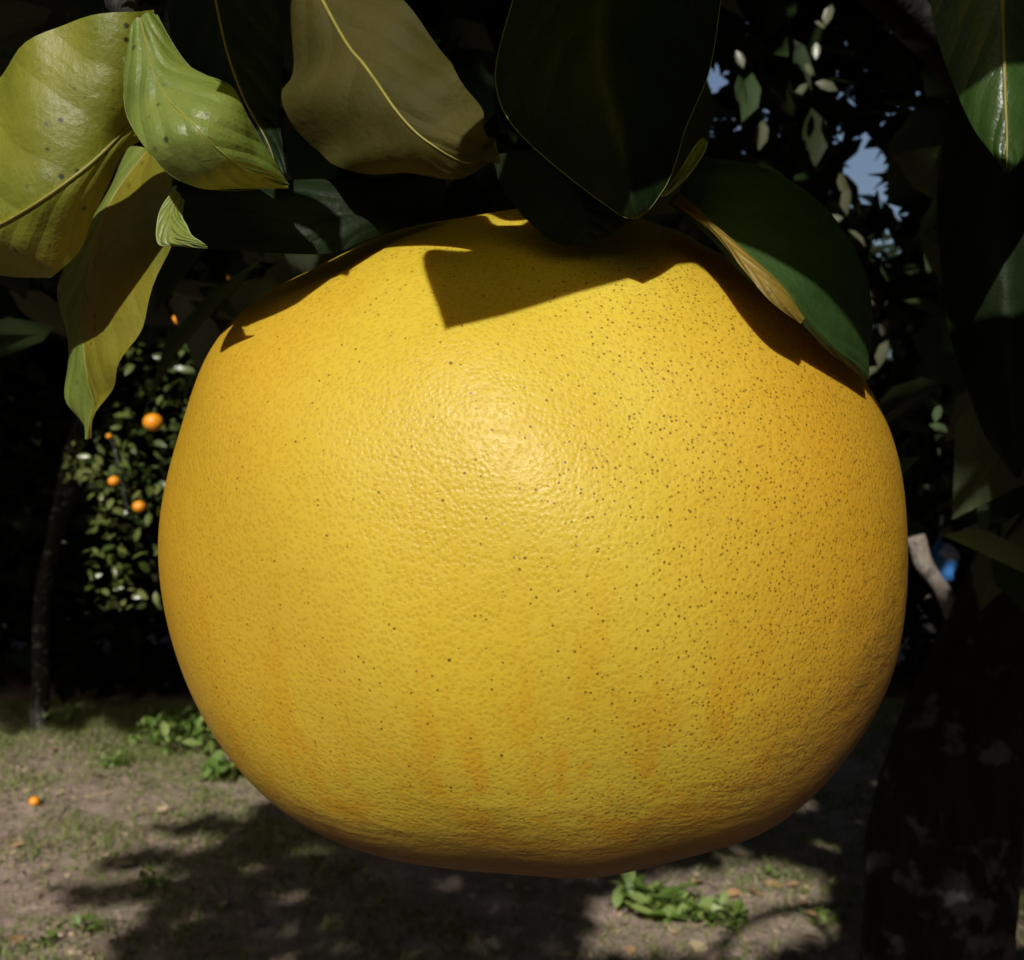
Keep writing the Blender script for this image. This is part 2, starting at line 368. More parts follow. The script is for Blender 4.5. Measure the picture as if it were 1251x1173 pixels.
lump = 0.0007 * (np.sin(dirs[:, 0] * 5 + 1) * np.sin(dirs[:, 2] * 6 + 2) + 0.7 * np.sin(dirs[:, 0] * 11 + dirs[:, 2] * 7))
FV = FV + dirs * lump[:, None]
fruit = empty('pomelo', tuple(FC), 'huge speckled yellow citrus fruit hanging from the leafy branch', 'fruit')
ff = [(i * NB + j, (i + 1) * NB + j, (i + 1) * NB + (j + 1) % NB, i * NB + (j + 1) % NB) for i in range(NA - 1) for j in range(NB)]
me = bpy.data.meshes.new('rind'); me.from_pydata([tuple(v - FC) for v in FV], [], ff)
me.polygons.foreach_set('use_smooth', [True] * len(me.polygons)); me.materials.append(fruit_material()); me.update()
rind = bpy.data.objects.new('rind', me); COL.objects.link(rind); rind.parent = fruit
FTOP = Vector(FV[0])
tube('stem', [FTOP + Vector((0, 0, -0.003)), FTOP + Vector((0.001, 0.002, 0.012)), FTOP + Vector((0.004, 0.010, 0.040))], [0.0035, 0.003, 0.003], M_stem, fruit, 10)
cv = []; cf = []
for i in range(20):
    aa = 2 * math.pi * i / 20; rr_ = 0.009 if i % 4 < 2 else 0.006
    cv += [(rr_ * math.cos(aa), rr_ * math.sin(aa), 0.0005), (0.0032 * math.cos(aa), 0.0032 * math.sin(aa), 0.004)]
for i in range(20):
    j = (i + 1) % 20; cf.append((2 * i, 2 * j, 2 * j + 1, 2 * i + 1))
mesh_obj('calyx', [FTOP + Vector(v) for v in cv], cf, M_stem, fruit)

# ------------------------------------------------------------------ the pomelo tree: trunk, limbs
TREE = Vector((0.50, 1.32, 0.0))
tree = empty('pomelo_tree', TREE, 'dark citrus tree with mottled trunk and broad leaves overhanging the big yellow fruit', 'tree')
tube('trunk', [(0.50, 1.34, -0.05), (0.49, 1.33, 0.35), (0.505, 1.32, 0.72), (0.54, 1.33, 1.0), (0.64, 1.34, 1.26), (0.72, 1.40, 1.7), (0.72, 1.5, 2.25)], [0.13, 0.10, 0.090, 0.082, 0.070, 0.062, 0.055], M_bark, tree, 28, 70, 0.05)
BR = [([(0.64, 1.34, 1.28), (0.55, 1.1, 1.62), (0.18, 0.75, 1.75), (0.02, 0.42, 1.60), (FTOP.x + 0.004, FTOP.y + 0.010, FTOP.z + 0.038)], [0.035, 0.026, 0.015, 0.008, 0.0032]),
      ([(0.71, 1.39, 1.65), (0.2, 1.1, 2.3), (-0.5, 0.7, 2.8), (-1.5, 0.2, 3.4)], [0.05, 0.04, 0.028, 0.012]),
      ([(0.72, 1.49, 2.1), (0.75, 1.2, 2.9), (0.6, 0.2, 3.8), (0.4, -1.2, 4.3)], [0.055, 0.04, 0.028, 0.012]),
      ([(0.72, 1.49, 2.1), (0.3, 1.9, 3.0), (-0.6, 2.3, 3.8), (-1.6, 2.2, 4.5)], [0.055, 0.04, 0.028, 0.012]),
      ([(0.72, 1.49, 2.15), (1.2, 1.6, 2.6), (2.0, 1.3, 3.4), (2.6, 0.4, 4.0)], [0.05, 0.04, 0.026, 0.012]),
      ([(0.69, 1.38, 1.5), (0.72, 0.9, 1.7), (0.45, 0.5, 1.62), (0.14, 0.29, 1.49)], [0.022, 0.016, 0.008, 0.003]),
      ([(0.18, 0.75, 1.745), (-0.1, 0.5, 1.62), (-0.09, 0.27, 1.475), (-0.075, 0.215, 1.44)], [0.010, 0.007, 0.004, 0.002])]
for p, r in BR: tube('branch', p, r, M_bark, tree, 10, None, 0.04)

# hero leaves, lofted row by row: (edge, midrib, edge), each a bearing and a distance
def fdepth(px, py, off=0.0, other=0.232):
    r = (at(px, py, 1.0) - CAM); ln = r.length; r = r / ln
    oc = CAM - Vector(FC); b = oc.dot(r); c = oc.dot(oc) - (RF * 0.96) ** 2; q = b * b - c
    if q < 0: return other - off
    return (-b - math.sqrt(q)) / ln - off
def hero(mats, rows, label=None, shift=0.0, rib=0.0005, margin=0.0, nu=36, nv=17, cup=0.0, ripple=0.0, face='top', split=None):
    A = np.array([[[*at(*p)] for p in row] for row in rows]) + shift * Ln
    E = [catmull(A[:, k], nu) for k in range(3)]
    V = []; UV = []; ph = rng.random() * 6
    for i in range(nu):
        a, m, b = E[0][i], E[1][i], E[2][i]
        nn = np.cross(E[1][min(i + 1, nu - 1)] - E[1][max(i - 1, 0)], b - a); nn /= np.linalg.norm(nn) + 1e-12
        if nn[1] > 0: nn = -nn                                   # bulge towards the viewer side
        for j in range(nv):
            v = j / (nv - 1)
            if v < 0.5: f = v * 2; q = a * (1 - f) + m * f
            else: f = v * 2 - 1; q = m * (1 - f) + b * f
            rp = ripple * math.sin(i / nu * 24 + (3 if v < 0.5 else 0.5) + ph) * (abs(v - 0.5) * 2) ** 1.5
            V.append(q + nn * (cup * 4 * f * (1 - f) + rp)); UV.append((i / (nu - 1), v))
    fc = [(i * nv + j, i * nv + j + 1, (i + 1) * nv + j + 1, (i + 1) * nv + j) for i in range(nu - 1) for j in range(nv - 1)]
    c = nu // 2 * nv + nv // 2
    nrm = np.cross(V[c + 1] - V[c - 1], V[c + nv] - V[c - nv]); view = V[c] - np.array(CAM)
    if (np.dot(nrm, view) < 0) != (face == 'top'): fc = [f[::-1] for f in fc]
    mats = mats if isinstance(mats, (list, tuple)) else [mats]
    o = mesh_obj('leaf', V, fc, mats[0], tree, True, UV)
    if len(mats) > 1:
        o.data.materials.append(mats[1])
        mi = [0 if (k % (nv - 1)) < (nv - 1) * (split or 0.5) else 1 for k in range(len(fc))]
        o.data.polygons.foreach_set('material_index', mi)
    if label: o['label'] = label
    if rib:
        r_ = tube('midrib', E[1][::3], [rib * 1.3, rib, rib * 0.3], M_rib, None, 6, nu); r_.parent = o
    if margin:
        for k in (0, 2):
            r_ = tube('leaf_edge', E[k][::3], [margin, margin, margin * 0.5], M_margin, None, 5, nu); r_.parent = o
    return o

# A: wide yellowing leaf; B: green leaf folding over it
hero(M_leaf_yellow, [[(195,14,.205),(170,138,.212),(178,165,.214)], [(125,16,.203),(122,190,.207),(138,212,.213)], [(60,38,.206),(66,234,.205),(105,285,.213)],
     [(2,84,.212),(12,268,.207),(76,333,.217)], [(-50,160,.22),(-32,290,.212),(38,340,.22)], [(-72,250,.228),(-62,312,.22),(-12,332,.224)], [(-92,328,.232),(-90,330,.23),(-88,333,.23)]],
     'wide yellow-green leaf with black specks', cup=0.0012, ripple=0.0014, rib=0.0003)
hero(M_leaf_green, [[(192,18,.206),(172,22,.204),(150,30,.206)], [(214,58,.204),(184,76,.200),(152,92,.203)], [(240,88,.202),(202,118,.196),(154,138,.200)],
     [(281,104,.197),(236,152,.190),(183,188,.194)], [(302,142,.198),(270,186,.192),(222,222,.197)], [(326,182,.202),(306,210,.198),(280,233,.202)], [(351,222,.207),(350,224,.206),(346,227,.207)]],
     'bright green leaf with a glossy band', cup=0.0010, ripple=0.0006, margin=0.00006, rib=0.00012)
hero(M_leaf_shaded, [[(200,-10,.235),(262,-5,.232),(335,-5,.235)], [(215,60,.230),(278,66,.226),(347,60,.232)], [(250,110,.228),(300,125,.223),(343,118,.228)], [(295,165,.222),(326,172,.220),(342,150,.224)], [(336,226,.219),(343,220,.218),(350,212,.219)]],
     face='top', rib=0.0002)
# D: hanging leaf folded along its midrib
hero([M_leaf_green, M_leaf_fold], [[(160,182,0.251),(182,182,0.243),(212,198,0.233)], [(118,252,0.249),(132,250,0.241),(212,255,0.230)], [(84,322,0.246),(110,320,0.237),(204,310,0.226)], [(68,346,0.243),(101,380,0.235),(180,378,0.225)],
     [(82,400,0.241),(102,420,0.234),(158,425,0.225)], [(78,468,0.240),(107,465,0.234),(140,465,0.227)], [(92,505,0.239),(115,496,0.235),(124,496,0.231)], [(106,537,0.238),(108,537,0.237),(109,535,0.236)]],
     'narrow hanging leaf folded down its middle, olive on one half', cup=0.0006, ripple=0.0008, rib=0.00015)
# E: shade-coloured leaf on the fruit's shoulder, its sunlit curl a separate green leaf
hero(M_leaf_shaded, [[(540,215,.236),(545,245,.234),(530,268,.234)], [(440,218,.228),(450,258,.225),(450,292,.224)], [(350,220,.225),(370,266,.221),(402,310,.221)], [(270,226,.222),(290,262,.219),(312,308,.219)], [(218,226,.222),(232,262,.219),(258,304,.219)], [(206,240,.222),(212,272,.220),(236,300,.219)], [(203,285,.222),(206,290,.221),(212,296,.220)]],
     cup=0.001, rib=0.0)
hero(M_leaf_green, [[(214,232,.211),(218,236,.210),(224,244,.209)], [(200,250,.209),(210,258,.2075),(222,264,.2065)], [(193,270,.207),(208,275,.2055),(228,276,.2045)], [(194,298,.205),(212,292,.204),(234,288,.203)], [(218,300,.204),(232,298,.203),(246,296,.2025)], [(254,304,.203),(254,303,.203),(254,302,.203)]], rib=0.0002, margin=0.0002, cup=0.0003)
# F: olive leaf with a clear midrib
hero(M_leaf_olive, [[(366,-40,.225),(374,-40,.220),(430,-45,.222)], [(356,55,.222),(418,45,.212),(492,2,.214)], [(348,112,.218),(450,86,.206),(532,52,.208)], [(366,166,.218),(480,130,.202),(562,92,.204)], [(410,200,.216),(507,161,.201),(582,130,.201)], [(470,216,.212),(536,182,.200),(598,160,.200)], [(552,212,.206),(570,199,.201),(606,178,.201)], [(606,190,.201),(607,191,.201),(609,189,.201)]],
     'olive-brown puckered leaf with a pale midrib', cup=0.0012, ripple=0.0020, rib=0.0003)
# G, H, I: leaves over the fruit's crown, coloured near black for shade; H a sunlit curl
hero(M_leaf_shaded, [[(640,-40,.215),(740,-40,.205),(885,-40,.215)], [(606,80,.212),(730,60,.200),(874,50,.212)], [(624,150,.208),(746,130,.196),(862,100,.208)], [(692,214,.203),(762,190,.194),(838,156,.203)], [(738,249,.200),(770,236,.195),(820,214,.200)], [(762,265,.198),(777,262,.196),(797,251,.198)], [(778,268,.198),(780,267,.198),(782,265,.198)]],
     'shaded leaf coloured nearly black, with a thin pale edge', margin=0.00006, rib=0.0)
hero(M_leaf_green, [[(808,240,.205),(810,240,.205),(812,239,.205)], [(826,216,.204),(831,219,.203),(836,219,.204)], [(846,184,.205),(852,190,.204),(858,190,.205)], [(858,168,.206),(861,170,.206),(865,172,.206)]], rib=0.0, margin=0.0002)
hero(M_leaf_shaded, [[(590,190,.214),(680,180,.208),(810,190,.214)], [(628,250,.212),(705,238,.207),(805,232,.211)], [(664,288,.210),(716,272,.208),(778,262,.210)], [(690,301,.211),(716,299,.210),(748,286,.210)]], rib=0.0, margin=0.0)
# J: leaf drooping over the right shoulder, its lower half turned under
hero([M_leaf_right, M_leaf_right], [[(850,190,.226),(830,236,.222),(818,250,.222)], [(935,205,.224),(866,268,.214),(866,290,.213)], [(1005,250,.222),(915,312,.207),(905,333,.206)], [(1050,315,.222),(958,352,.205),(940,367,.204)], [(1064,365,.224),(985,386,.207),(978,394,.206)], [(1066,405,.226),(1018,424,.212),(1010,428,.212)], [(1062,440,.226),(1046,446,.218),(1040,450,.218)], [(1058,462,.224),(1057,463,.223),(1055,464,.223)]],
     'green leaf drooping over the fruit, its edge turned under', cup=0.0008, rib=0.0, face='top')
hero(M_leaf_right, [[(832,236,.2205),(826,243,.220),(822,249,.220)], [(866,267,.2125),(869,276,.210),(872,286,.2095)], [(914,310,.2055),(909,319,.203),(907,328,.2025)], [(958,351,.2035),(948,360,.201),(941,368,.2005)], [(982,388,.205),(980,392,.203),(978,396,.203)]], rib=0.0, face='under', cup=0.0004)
# K: large leaf hanging on the right and the sun-caught one above it
hero(M_leaf_shaded, [[(1168,60,.315),(1226,40,.30),(1300,50,.315)], [(1150,190,.312),(1230,190,.296),(1335,190,.312)], [(1146,300,.310),(1228,320,.294),(1335,320,.31)], [(1166,430,.308),(1232,430,.294),(1315,430,.308)], [(1204,530,.304),(1238,528,.296),(1284,520,.304)], [(1238,582,.300),(1241,583,.30),(1244,580,.30)]], cup=0.0015, rib=0.0, ripple=0.001)
hero(M_leaf_near, [[(1128,-40,.275),(1224,-40,.265),(1320,-40,.275)], [(1146,50,.272),(1226,50,.262),(1320,60,.272)], [(1170,116,.268),(1228,120,.259),(1300,130,.268)], [(1190,158,.264),(1230,166,.258),(1275,172,.264)], [(1212,188,.260),(1230,196,.258),(1250,196,.260)], [(1228,210,.259),(1230,211,.259),(1233,210,.259)]], 'green leaf tip catching the sun', cup=0.001, rib=0.0004)

# unseen leaves added overhead, shaped to shade the fruit's top and nearby leaves
def over(rows, t, mat=M_leaf_caster, dep=None):
    hero(mat, [[(x, y, dep or fdepth(x, y)) for x, y in row] for row in rows], shift=t, rib=0.0005, nu=24, nv=11)
over([[(960,60),(980,190),(990,300)], [(790,40),(830,200),(880,322)], [(690,185),(730,270),(780,337)], [(590,296),(625,330),(690,357)], [(518,308),(560,365),(610,386)], [(545,407),(546,408),(548,406)]], 0.078, M_leaf_caster)
over([[(584,125),(584,168),(584,212)], [(614,132),(616,200),(620,285)], [(650,140),(655,220),(660,295)], [(720,150),(725,220),(730,290)]], 0.06, M_leaf_caster, dep=0.235)
over([[(330,215),(332,240),(335,270)], [(375,226),(378,250),(380,282)], [(412,252),(414,280),(418,320)]], 0.06, dep=0.22)
over([[(520,-260),(540,-140),(560,20)], [(600,-300),(630,-60),(655,200)], [(740,-280),(760,-80),(780,130)], [(900,-200),(920,-20),(930,200)], [(1040,-60),(1045,20),(1050,100)]], 0.115)
over([[(840,20),(835,130),(835,232)], [(960,60),(930,180),(900,290)], [(1070,130),(1030,230),(975,332)], [(1130,220),(1110,280),(1060,352)], [(1150,330),(1140,345),(1120,362)]], 0.115, dep=0.208)
over([[(1100,-120),(1100,-60),(1100,60)], [(1180,-140),(1185,-20),(1190,98)], [(1280,-130),(1270,-20),(1262,78)], [(1350,-60),(1345,0),(1340,60)]], 0.13, M_leaf_near, dep=0.263)
over([[(1120,318),(1230,394),(1350,318)], [(1125,440),(1235,450),(1345,440)], [(1180,560),(1240,560),(1300,560)], [(1240,640),(1242,640),(1246,640)]], 0.14, M_leaf_near, dep=0.296)
over([[(175,-100),(178,0),(180,80)], [(230,-110),(232,0),(235,112)], [(290,-100),(292,30),(290,160)], [(350,-60),(345,60),(330,200)], [(372,40),(370,100),(356,185)]], 0.09, dep=0.228)


# ------------------------------------------------------------------ the tree's crown, opened where the sun comes through
def tgt3(px, py, d, r): return (np.array(at(px, py, d)), r)
SUNLIT = [(FC, 0.118), tgt3(60,150,.21,.022), tgt3(230,130,.2,.024), tgt3(100,330,.22,.022), tgt3(105,470,.22,.018), tgt3(225,275,.205,.010), tgt3(10,250,.21,.02),
          tgt3(1025,400,.215,.012), tgt3(1215,150,.262,.010), tgt3(850,190,.205,.006)]
LIT_GROUND = [(-900,898),(520,898),(520,985),(330,982),(300,1003),(180,1012),(330,1022),(250,1040),(95,1058),(240,1062),(220,1076),(40,1094),(170,1100),(215,1118),(150,1150),(120,1230),(-900,1500)]
LIT_PATCHES = [(870,1120,150,60),(760,1150,60,22),(920,1070,60,22),(1245,1125,25,45),(545,1078,28,9),(580,1090,12,6),(350,1092,26,9),(720,1076,24,7),(430,1105,12,5),(330,1150,9,6),(640,1140,9,5),(520,1110,7,4),(430,1160,10,5),(390,1040,40,5),(300,1062,26,6),(980,1030,30,9)]
def ground_lit(G):
    px, py, d = project(G)
    j = np.sin(G[:, 0] * 21 + G[:, 1] * 9) * 6
    m = in_poly(px, py + j, LIT_GROUND) & (d > 1.5)
    for x, y, a, b in LIT_PATCHES: m |= (((px - x) / a) ** 2 + ((py - y) / b) ** 2 < 1) & (d > 1.5)
    return m
def sun_cull(P, lit, size):
    keep = np.ones(len(P), bool)
    for T, r in lit:
        v = P - T; s = v @ Ln; d = np.linalg.norm(v - s[:, None] * Ln, axis=1)
        keep &= ~((s > 0.02) & (d < r + size))
    return keep
# far crown leaves the sun picks out, gloss put into their pale colour
PALE = [(915,118,1.25,.075,100,'g'),(906,112,1.25,.05,80,'g'),(930,165,1.3,.045,95,'p'),(904,72,1.3,.03,70,'p'),
        (1012,18,1.9,.05,110,'p'),(1002,30,1.9,.03,20,'p'),(997,62,1.9,.04,95,'p'),(978,112,1.8,.045,130,'p'),(1010,105,1.8,.05,20,'p'),(988,85,1.8,.03,60,'p'),
        (1030,225,2.1,.06,75,'p'),(1034,245,2.1,.07,95,'p'),(1000,262,2.1,.05,15,'p'),(1018,268,2.1,.05,170,'p'),(1048,290,2.1,.06,40,'p'),(1028,300,2.1,.04,160,'p'),
        (1085,335,2.2,.07,60,'g'),(1110,300,2.2,.07,100,'g'),(1120,290,2.2,.05,80,'p'),(1105,285,2.2,.03,20,'p'),(1050,340,2.2,.04,100,'p'),(1052,350,2.2,.03,60,'p'),
        (1075,375,2.3,.09,20,'p'),(1090,385,2.3,.08,70,'p'),(1080,400,2.3,.05,100,'p'),(1078,432,2.3,.08,110,'p'),(1098,428,2.3,.07,60,'p'),(1062,455,2.3,.06,150,'p'),(1070,360,2.3,.07,30,'p'),
        (1145,505,1.6,.035,110,'g'),(1148,523,1.6,.04,20,'g'),(1147,552,2.0,.02,80,'p'),(1138,595,2.0,.03,80,'p'),(1125,600,2.0,.03,100,'p'),(1157,588,2.0,.035,60,'p'),
        (1148,645,2.2,.05,20,'p'),(1155,650,2.2,.05,140,'p'),(1140,640,2.2,.04,60,'p'),(1165,600,2.4,.03,20,'p')]
PALE = [(a, b, c, e * 0.78, f, g) for a, b, c, e, f, g in PALE]
for px, py, d, s, a, k in PALE: SUNLIT.append((np.array(at(px, py, d)), -0.005))
OTREE = []           # sunlit sprays of the orange tree
for px, py, d, r in [(190,520,4.55,0.15),(165,600,4.5,0.18),(145,660,4.5,0.17),(140,715,4.5,.10),(175,690,4.5,.12),(110,560,4.6,.10),(150,545,4.5,.12),(190,450,4.6,.08),(215,470,4.6,.09),(225,390,4.7,.06),(285,345,4.7,.07),(265,320,4.7,.05),(300,330,4.7,.05),(190,640,4.5,.10)]:
    OTREE.append(tgt3(px, py, d, r))
OTREE += [tgt3(187,516,4.3,.05), tgt3(139,588,4.4,.04), tgt3(170,619,4.35,.04), tgt3(285,338,4.5,.03), tgt3(217,391,4.5,.03)]
SUNLIT += OTREE + [tgt3(1150, 688, 3.35, .03), tgt3(1140, 700, 1.5, .0)]
SKYGAPS = [(875,82,13,9),(872,104,14,5),(862,92,5,16),(1053,207,19,22),(1060,182,10,7),(1079,241,10,15),(1101,258,6,8),(1091,305,12,9),(1045,248,5,7),(1150,684,16,20),(1150,650,22,18)]

def crown_points():
    # hanging part behind the fruit, then the roof of leaves overhead
    n = 42000
    P = rng.random((n, 3)) * [5.6, 2.7, 2.3] + [-2.6, 0.36, 1.4]
    low = 1.35 + 0.17 * P[:, 1] + 0.10 * np.sin(P[:, 0] * 5) * P[:, 1] * 0.3
    hang = (P[:, 0] > 0.365 * P[:, 1] - 0.02) & (P[:, 0] < 1.9)
    low = np.where(hang, 1.2 - 0.0 * P[:, 1], low)
    P = P[(P[:, 2] > low)]
    n2 = 9000
    Q2 = rng.random((n2, 3)) * [1.5, 2.4, 0.75] + [0.15, 0.45, 1.1]
    Q2 = Q2[(Q2[:, 0] > 0.36 * Q2[:, 1]) & (Q2[:, 2] > 1.35 - 0.05 * Q2[:, 1])]
    Q = rng.random((76000, 3)) * [11.0, 8.4, 3.4] + [-6.0, -3.4, 2.15]
    e = ((Q[:, 0] + 0.5) / 5.5) ** 2 + ((Q[:, 1] - 0.8) / 4.2) ** 2 + ((Q[:, 2] - 2.2) / 3.6) ** 2
    Q = Q[e < 1]
    S = np.concatenate([rng.uniform(.075, .125, len(P)), rng.uniform(.075, .12, len(Q2)), rng.uniform(.12, .19, len(Q))])
    return np.concatenate([P, Q2, Q]), S
P, S = crown_points()
Fr = frames(len(P), 0.55)
C_ = P + Fr[:, :, 0] * S[:, None] * 0.5
keep = np.linalg.norm(C_ - np.array(CAM), axis=1) > 0.50
keep &= np.linalg.norm(C_ - FC, axis=1) > 0.22
keep &= sun_cull(C_, SUNLIT, 0.06)
sh = C_ - Ln * (C_[:, 2] / Ln[2])[:, None]
keep &= ~(ground_lit(sh) & (C_[:, 2] > 0))
px, py, d = project(C_)
for x, y, a, b in SKYGAPS:
    m = np.maximum(S * F / np.maximum(d, .1) * 0.16, 1)
    keep &= ~((((px - x) / (a + m)) ** 2 + ((py - y) / (b + m)) ** 2 < 1) & (d > 0.2))
GLADES = [(1082,400,26,58,2.28),(1034,245,14,40,2.08),(1000,268,32,20,2.08),(1045,300,30,22,2.08),(1100,310,22,40,2.18),(915,118,22,40,1.15),(1000,65,40,60,1.7),(1148,520,14,28,1.5),(1140,590,24,24,1.9),(1150,645,26,16,2.1),(1148,690,26,30,3.2),(1180,730,12,10,1.3)]
for x, y, a, b, dm in GLADES:
    m = S * F / np.maximum(d, .1) * 0.28
    keep &= ~((((px - x) / (a + m)) ** 2 + ((py - y) / (b + m)) ** 2 < 1) & (d > 0.2) & (d < dm))
P, S, Fr, px, py, d = P[keep], S[keep], Fr[keep], px[keep], py[keep], d[keep]
inview = (px > -20) & (px < W + 20) & (py > -20) & (py < H) & (d > 0.3)
order = np.argsort(np.where(inview, d, 1e9))[:170]
mask = np.zeros(len(P), bool); mask[order] = True
LEAFMESH = leaf_mesh('leaf', M_leaf_near)
leaf_objects(LEAFMESH, P[mask], Fr[mask], S[mask], tree)
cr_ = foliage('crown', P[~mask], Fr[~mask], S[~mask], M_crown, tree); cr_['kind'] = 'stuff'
PALEMESH = leaf_mesh('leaf', M_pale_leaf)
for px_, py_, d_, s_, a_, k in PALE:
    a = math.radians(a_); x = np.array([math.cos(a), rng.uniform(-.3, .3), -math.sin(a)]); x /= np.linalg.norm(x)
    z = Ln + rng.normal(size=3) * 0.35; z -= z.dot(x) * x; z /= np.linalg.norm(z)
    fr = np.stack([x, np.cross(z, x), z], 1); p = np.array(at(px_, py_, d_)) - x * s_ * 0.5
    leaf_objects(LEAFMESH if k == 'g' else PALEMESH, [p], [fr], [s_], tree)
tube('branch', [at(1118, 655, 1.5), at(1128, 688, 1.5), at(1142, 708, 1.5), at(1158, 735, 1.45), (0.57, 1.34, 1.10)], [0.013, 0.013, 0.011, 0.011, 0.012], M_twig, tree, 8)
tube('twig', [at(1178, 648, 1.4), at(1200, 640, 1.4), at(1222, 634, 1.38)], [0.002, 0.003, 0.002], M_twig, tree, 6)
SUNLIT_TW = None

# ------------------------------------------------------------------ trees behind
def crown_blob(lobes, n, smin, smax):
    vol = np.array([a * b * c for _, (a, b, c) in lobes]); k = rng.choice(len(lobes), n, p=vol / vol.sum())
    u = rng.normal(size=(n, 3)); u /= np.linalg.norm(u, axis=1)[:, None]; r = rng.random(n) ** 0.42
    C = np.array([c for c, _ in lobes])[k]; R = np.array([q for _, q in lobes])[k]
    return C + u * R * r[:, None], rng.uniform(smin, smax, n)
OT = Vector((-2.45, 5.68, 0)); 
ot = empty('orange_tree', OT, 'dark orange tree with small glossy leaves and little bright oranges', 'tree')
tube('trunk', [(-2.45,5.68,-.05), (-2.44,5.68,.3), (-2.40,5.62,.8), (-2.2,5.5,1.4), (-2.0,5.4,2.2)], [.055,.042,.04,.036,.03], M_greybark, ot, 14, 30, .06)
for p, r in [([(-2.40,5.62,.8),(-2.1,5.2,1.5),(-1.8,4.9,1.9)], [.025,.018,.008]), ([(-2.1,5.2,1.5),(-1.75,4.75,1.55),(-1.6,4.58,1.2)], [.012,.008,.004])]: tube('branch', p, r, M_greybark, ot, 8)
lob = [((-1.55,4.75,1.55),(.28,.30,.42)), ((-1.62,4.70,1.15),(.20,.24,.32)), ((-1.25,4.85,1.8),(.35,.35,.5)), ((-1.75,4.8,1.45),(.20,.22,.22)), ((-1.1,5.0,1.3),(.35,.35,.5)),
       ((-2.3,5.6,2.7),(1.4,1.0,.75)), ((-1.2,5.6,2.6),(1.0,.9,.8)), ((-2.6,5.9,3.4),(1.4,1.1,.9))]
P2, S2 = crown_blob(lob, 17000, .045, .078)
for q in range(9):                                           # sprays that break the outline
    c = np.array(at(*[(95,560),(85,575),(125,600),(120,640),(130,720),(155,735),(125,690),(185,430),(110,575)][q], 4.6)); n = 22
    P2 = np.concatenate([P2, c + rng.normal(size=(n, 3)) * [.05, .06, .05]]); S2 = np.concatenate([S2, rng.uniform(.035, .06, n)])
px, py, d = project(P2)
ok = ~((px < 78) & (py > 330)) & ~((px < 112) & (py > 590)) & ~(py > 742); P2, S2 = P2[ok], S2[ok]
F2 = frames(len(P2), 0.35, up=np.array([-.1, -.55, .75]))
px, py, d = project(P2); vis = (px > 0) & (px < 330) & (py > 280) & (py < 760)
order = np.argsort(np.where(vis, d, 1e9))[:300]; mask = np.zeros(len(P2), bool); mask[order] = True
leaf_objects(leaf_mesh('leaf', M_orange_leaf), P2[mask], F2[mask], S2[mask], ot)
Pu, Su = crown_blob([((-1.9,6.1,3.1),(2.9,1.7,.9)), ((-3.6,5.4,2.6),(1.3,1.2,.8))], 9000, .10, .15)
f_ = foliage('crown', np.concatenate([P2[~mask], Pu]), np.concatenate([F2[~mask], frames(len(Pu), .3)]), np.concatenate([S2[~mask], Su]), M_orange_crown, ot); f_['kind'] = 'stuff'
def sphere_v(r, nu=14, nv=20, sq=0.9):
    V = [(0, 0, r * sq)]; 
    for i in range(1, nu):
        t = math.pi * i / nu
        for j in range(nv): V.append((r * math.sin(t) * math.cos(2 * math.pi * j / nv), r * math.sin(t) * math.sin(2 * math.pi * j / nv), r * sq * math.cos(t)))
    V.append((0, 0, -r * sq)); Fc = [(0, 1 + j, 1 + (j + 1) % nv) for j in range(nv)]
    for i in range(nu - 2):
        for j in range(nv): a = 1 + i * nv; Fc.append((a + j, a + nv + j, a + nv + (j + 1) % nv, a + (j + 1) % nv))
    e = len(V) - 1; a = 1 + (nu - 2) * nv; Fc += [(e, a + (j + 1) % nv, a + j) for j in range(nv)]
    return V, Fc
M_orange = simple_material('orange_rind', (0.75, 0.27, 0.012), 0.4, 0.12, 60, 0.002, 0.5)
sv_, sf_ = sphere_v(1.0)
def small_orange(px, py, d, r, label, group='oranges on the background tree', p=None):
    p = p or at(px, py, d); e = empty('orange', p, label, 'orange', group)
    s = mesh_obj('rind', [Vector(v) * r + p for v in sv_], sf_, M_orange, e)
    tube('stem', [p + Vector((0, 0, r * .85)), p + Vector((.002, 0, r * 1.0)), p + Vector((.006, .01, r * 1.45))], [.0025, .002, .002], M_stem, e, 6)
small_orange(187, 516, 4.32, .039, 'round orange hanging in full sun, the largest on the background tree')
small_orange(139, 588, 4.42, .023, 'small half-hidden orange hanging at the outer edge of the background tree')
small_orange(170, 619, 4.36, .026, 'small round orange hanging lowest on the background tree')
small_orange(285, 338, 4.5, .024, 'tiny orange high in the dark foliage beside the fruit shoulder')
small_orange(217, 391, 4.5, .024, 'tiny dim orange beside the olive half of the hanging leaf')
small_orange(133, 533, 4.5, .012, 'tiny orange speck just below the tip of the hanging leaf')

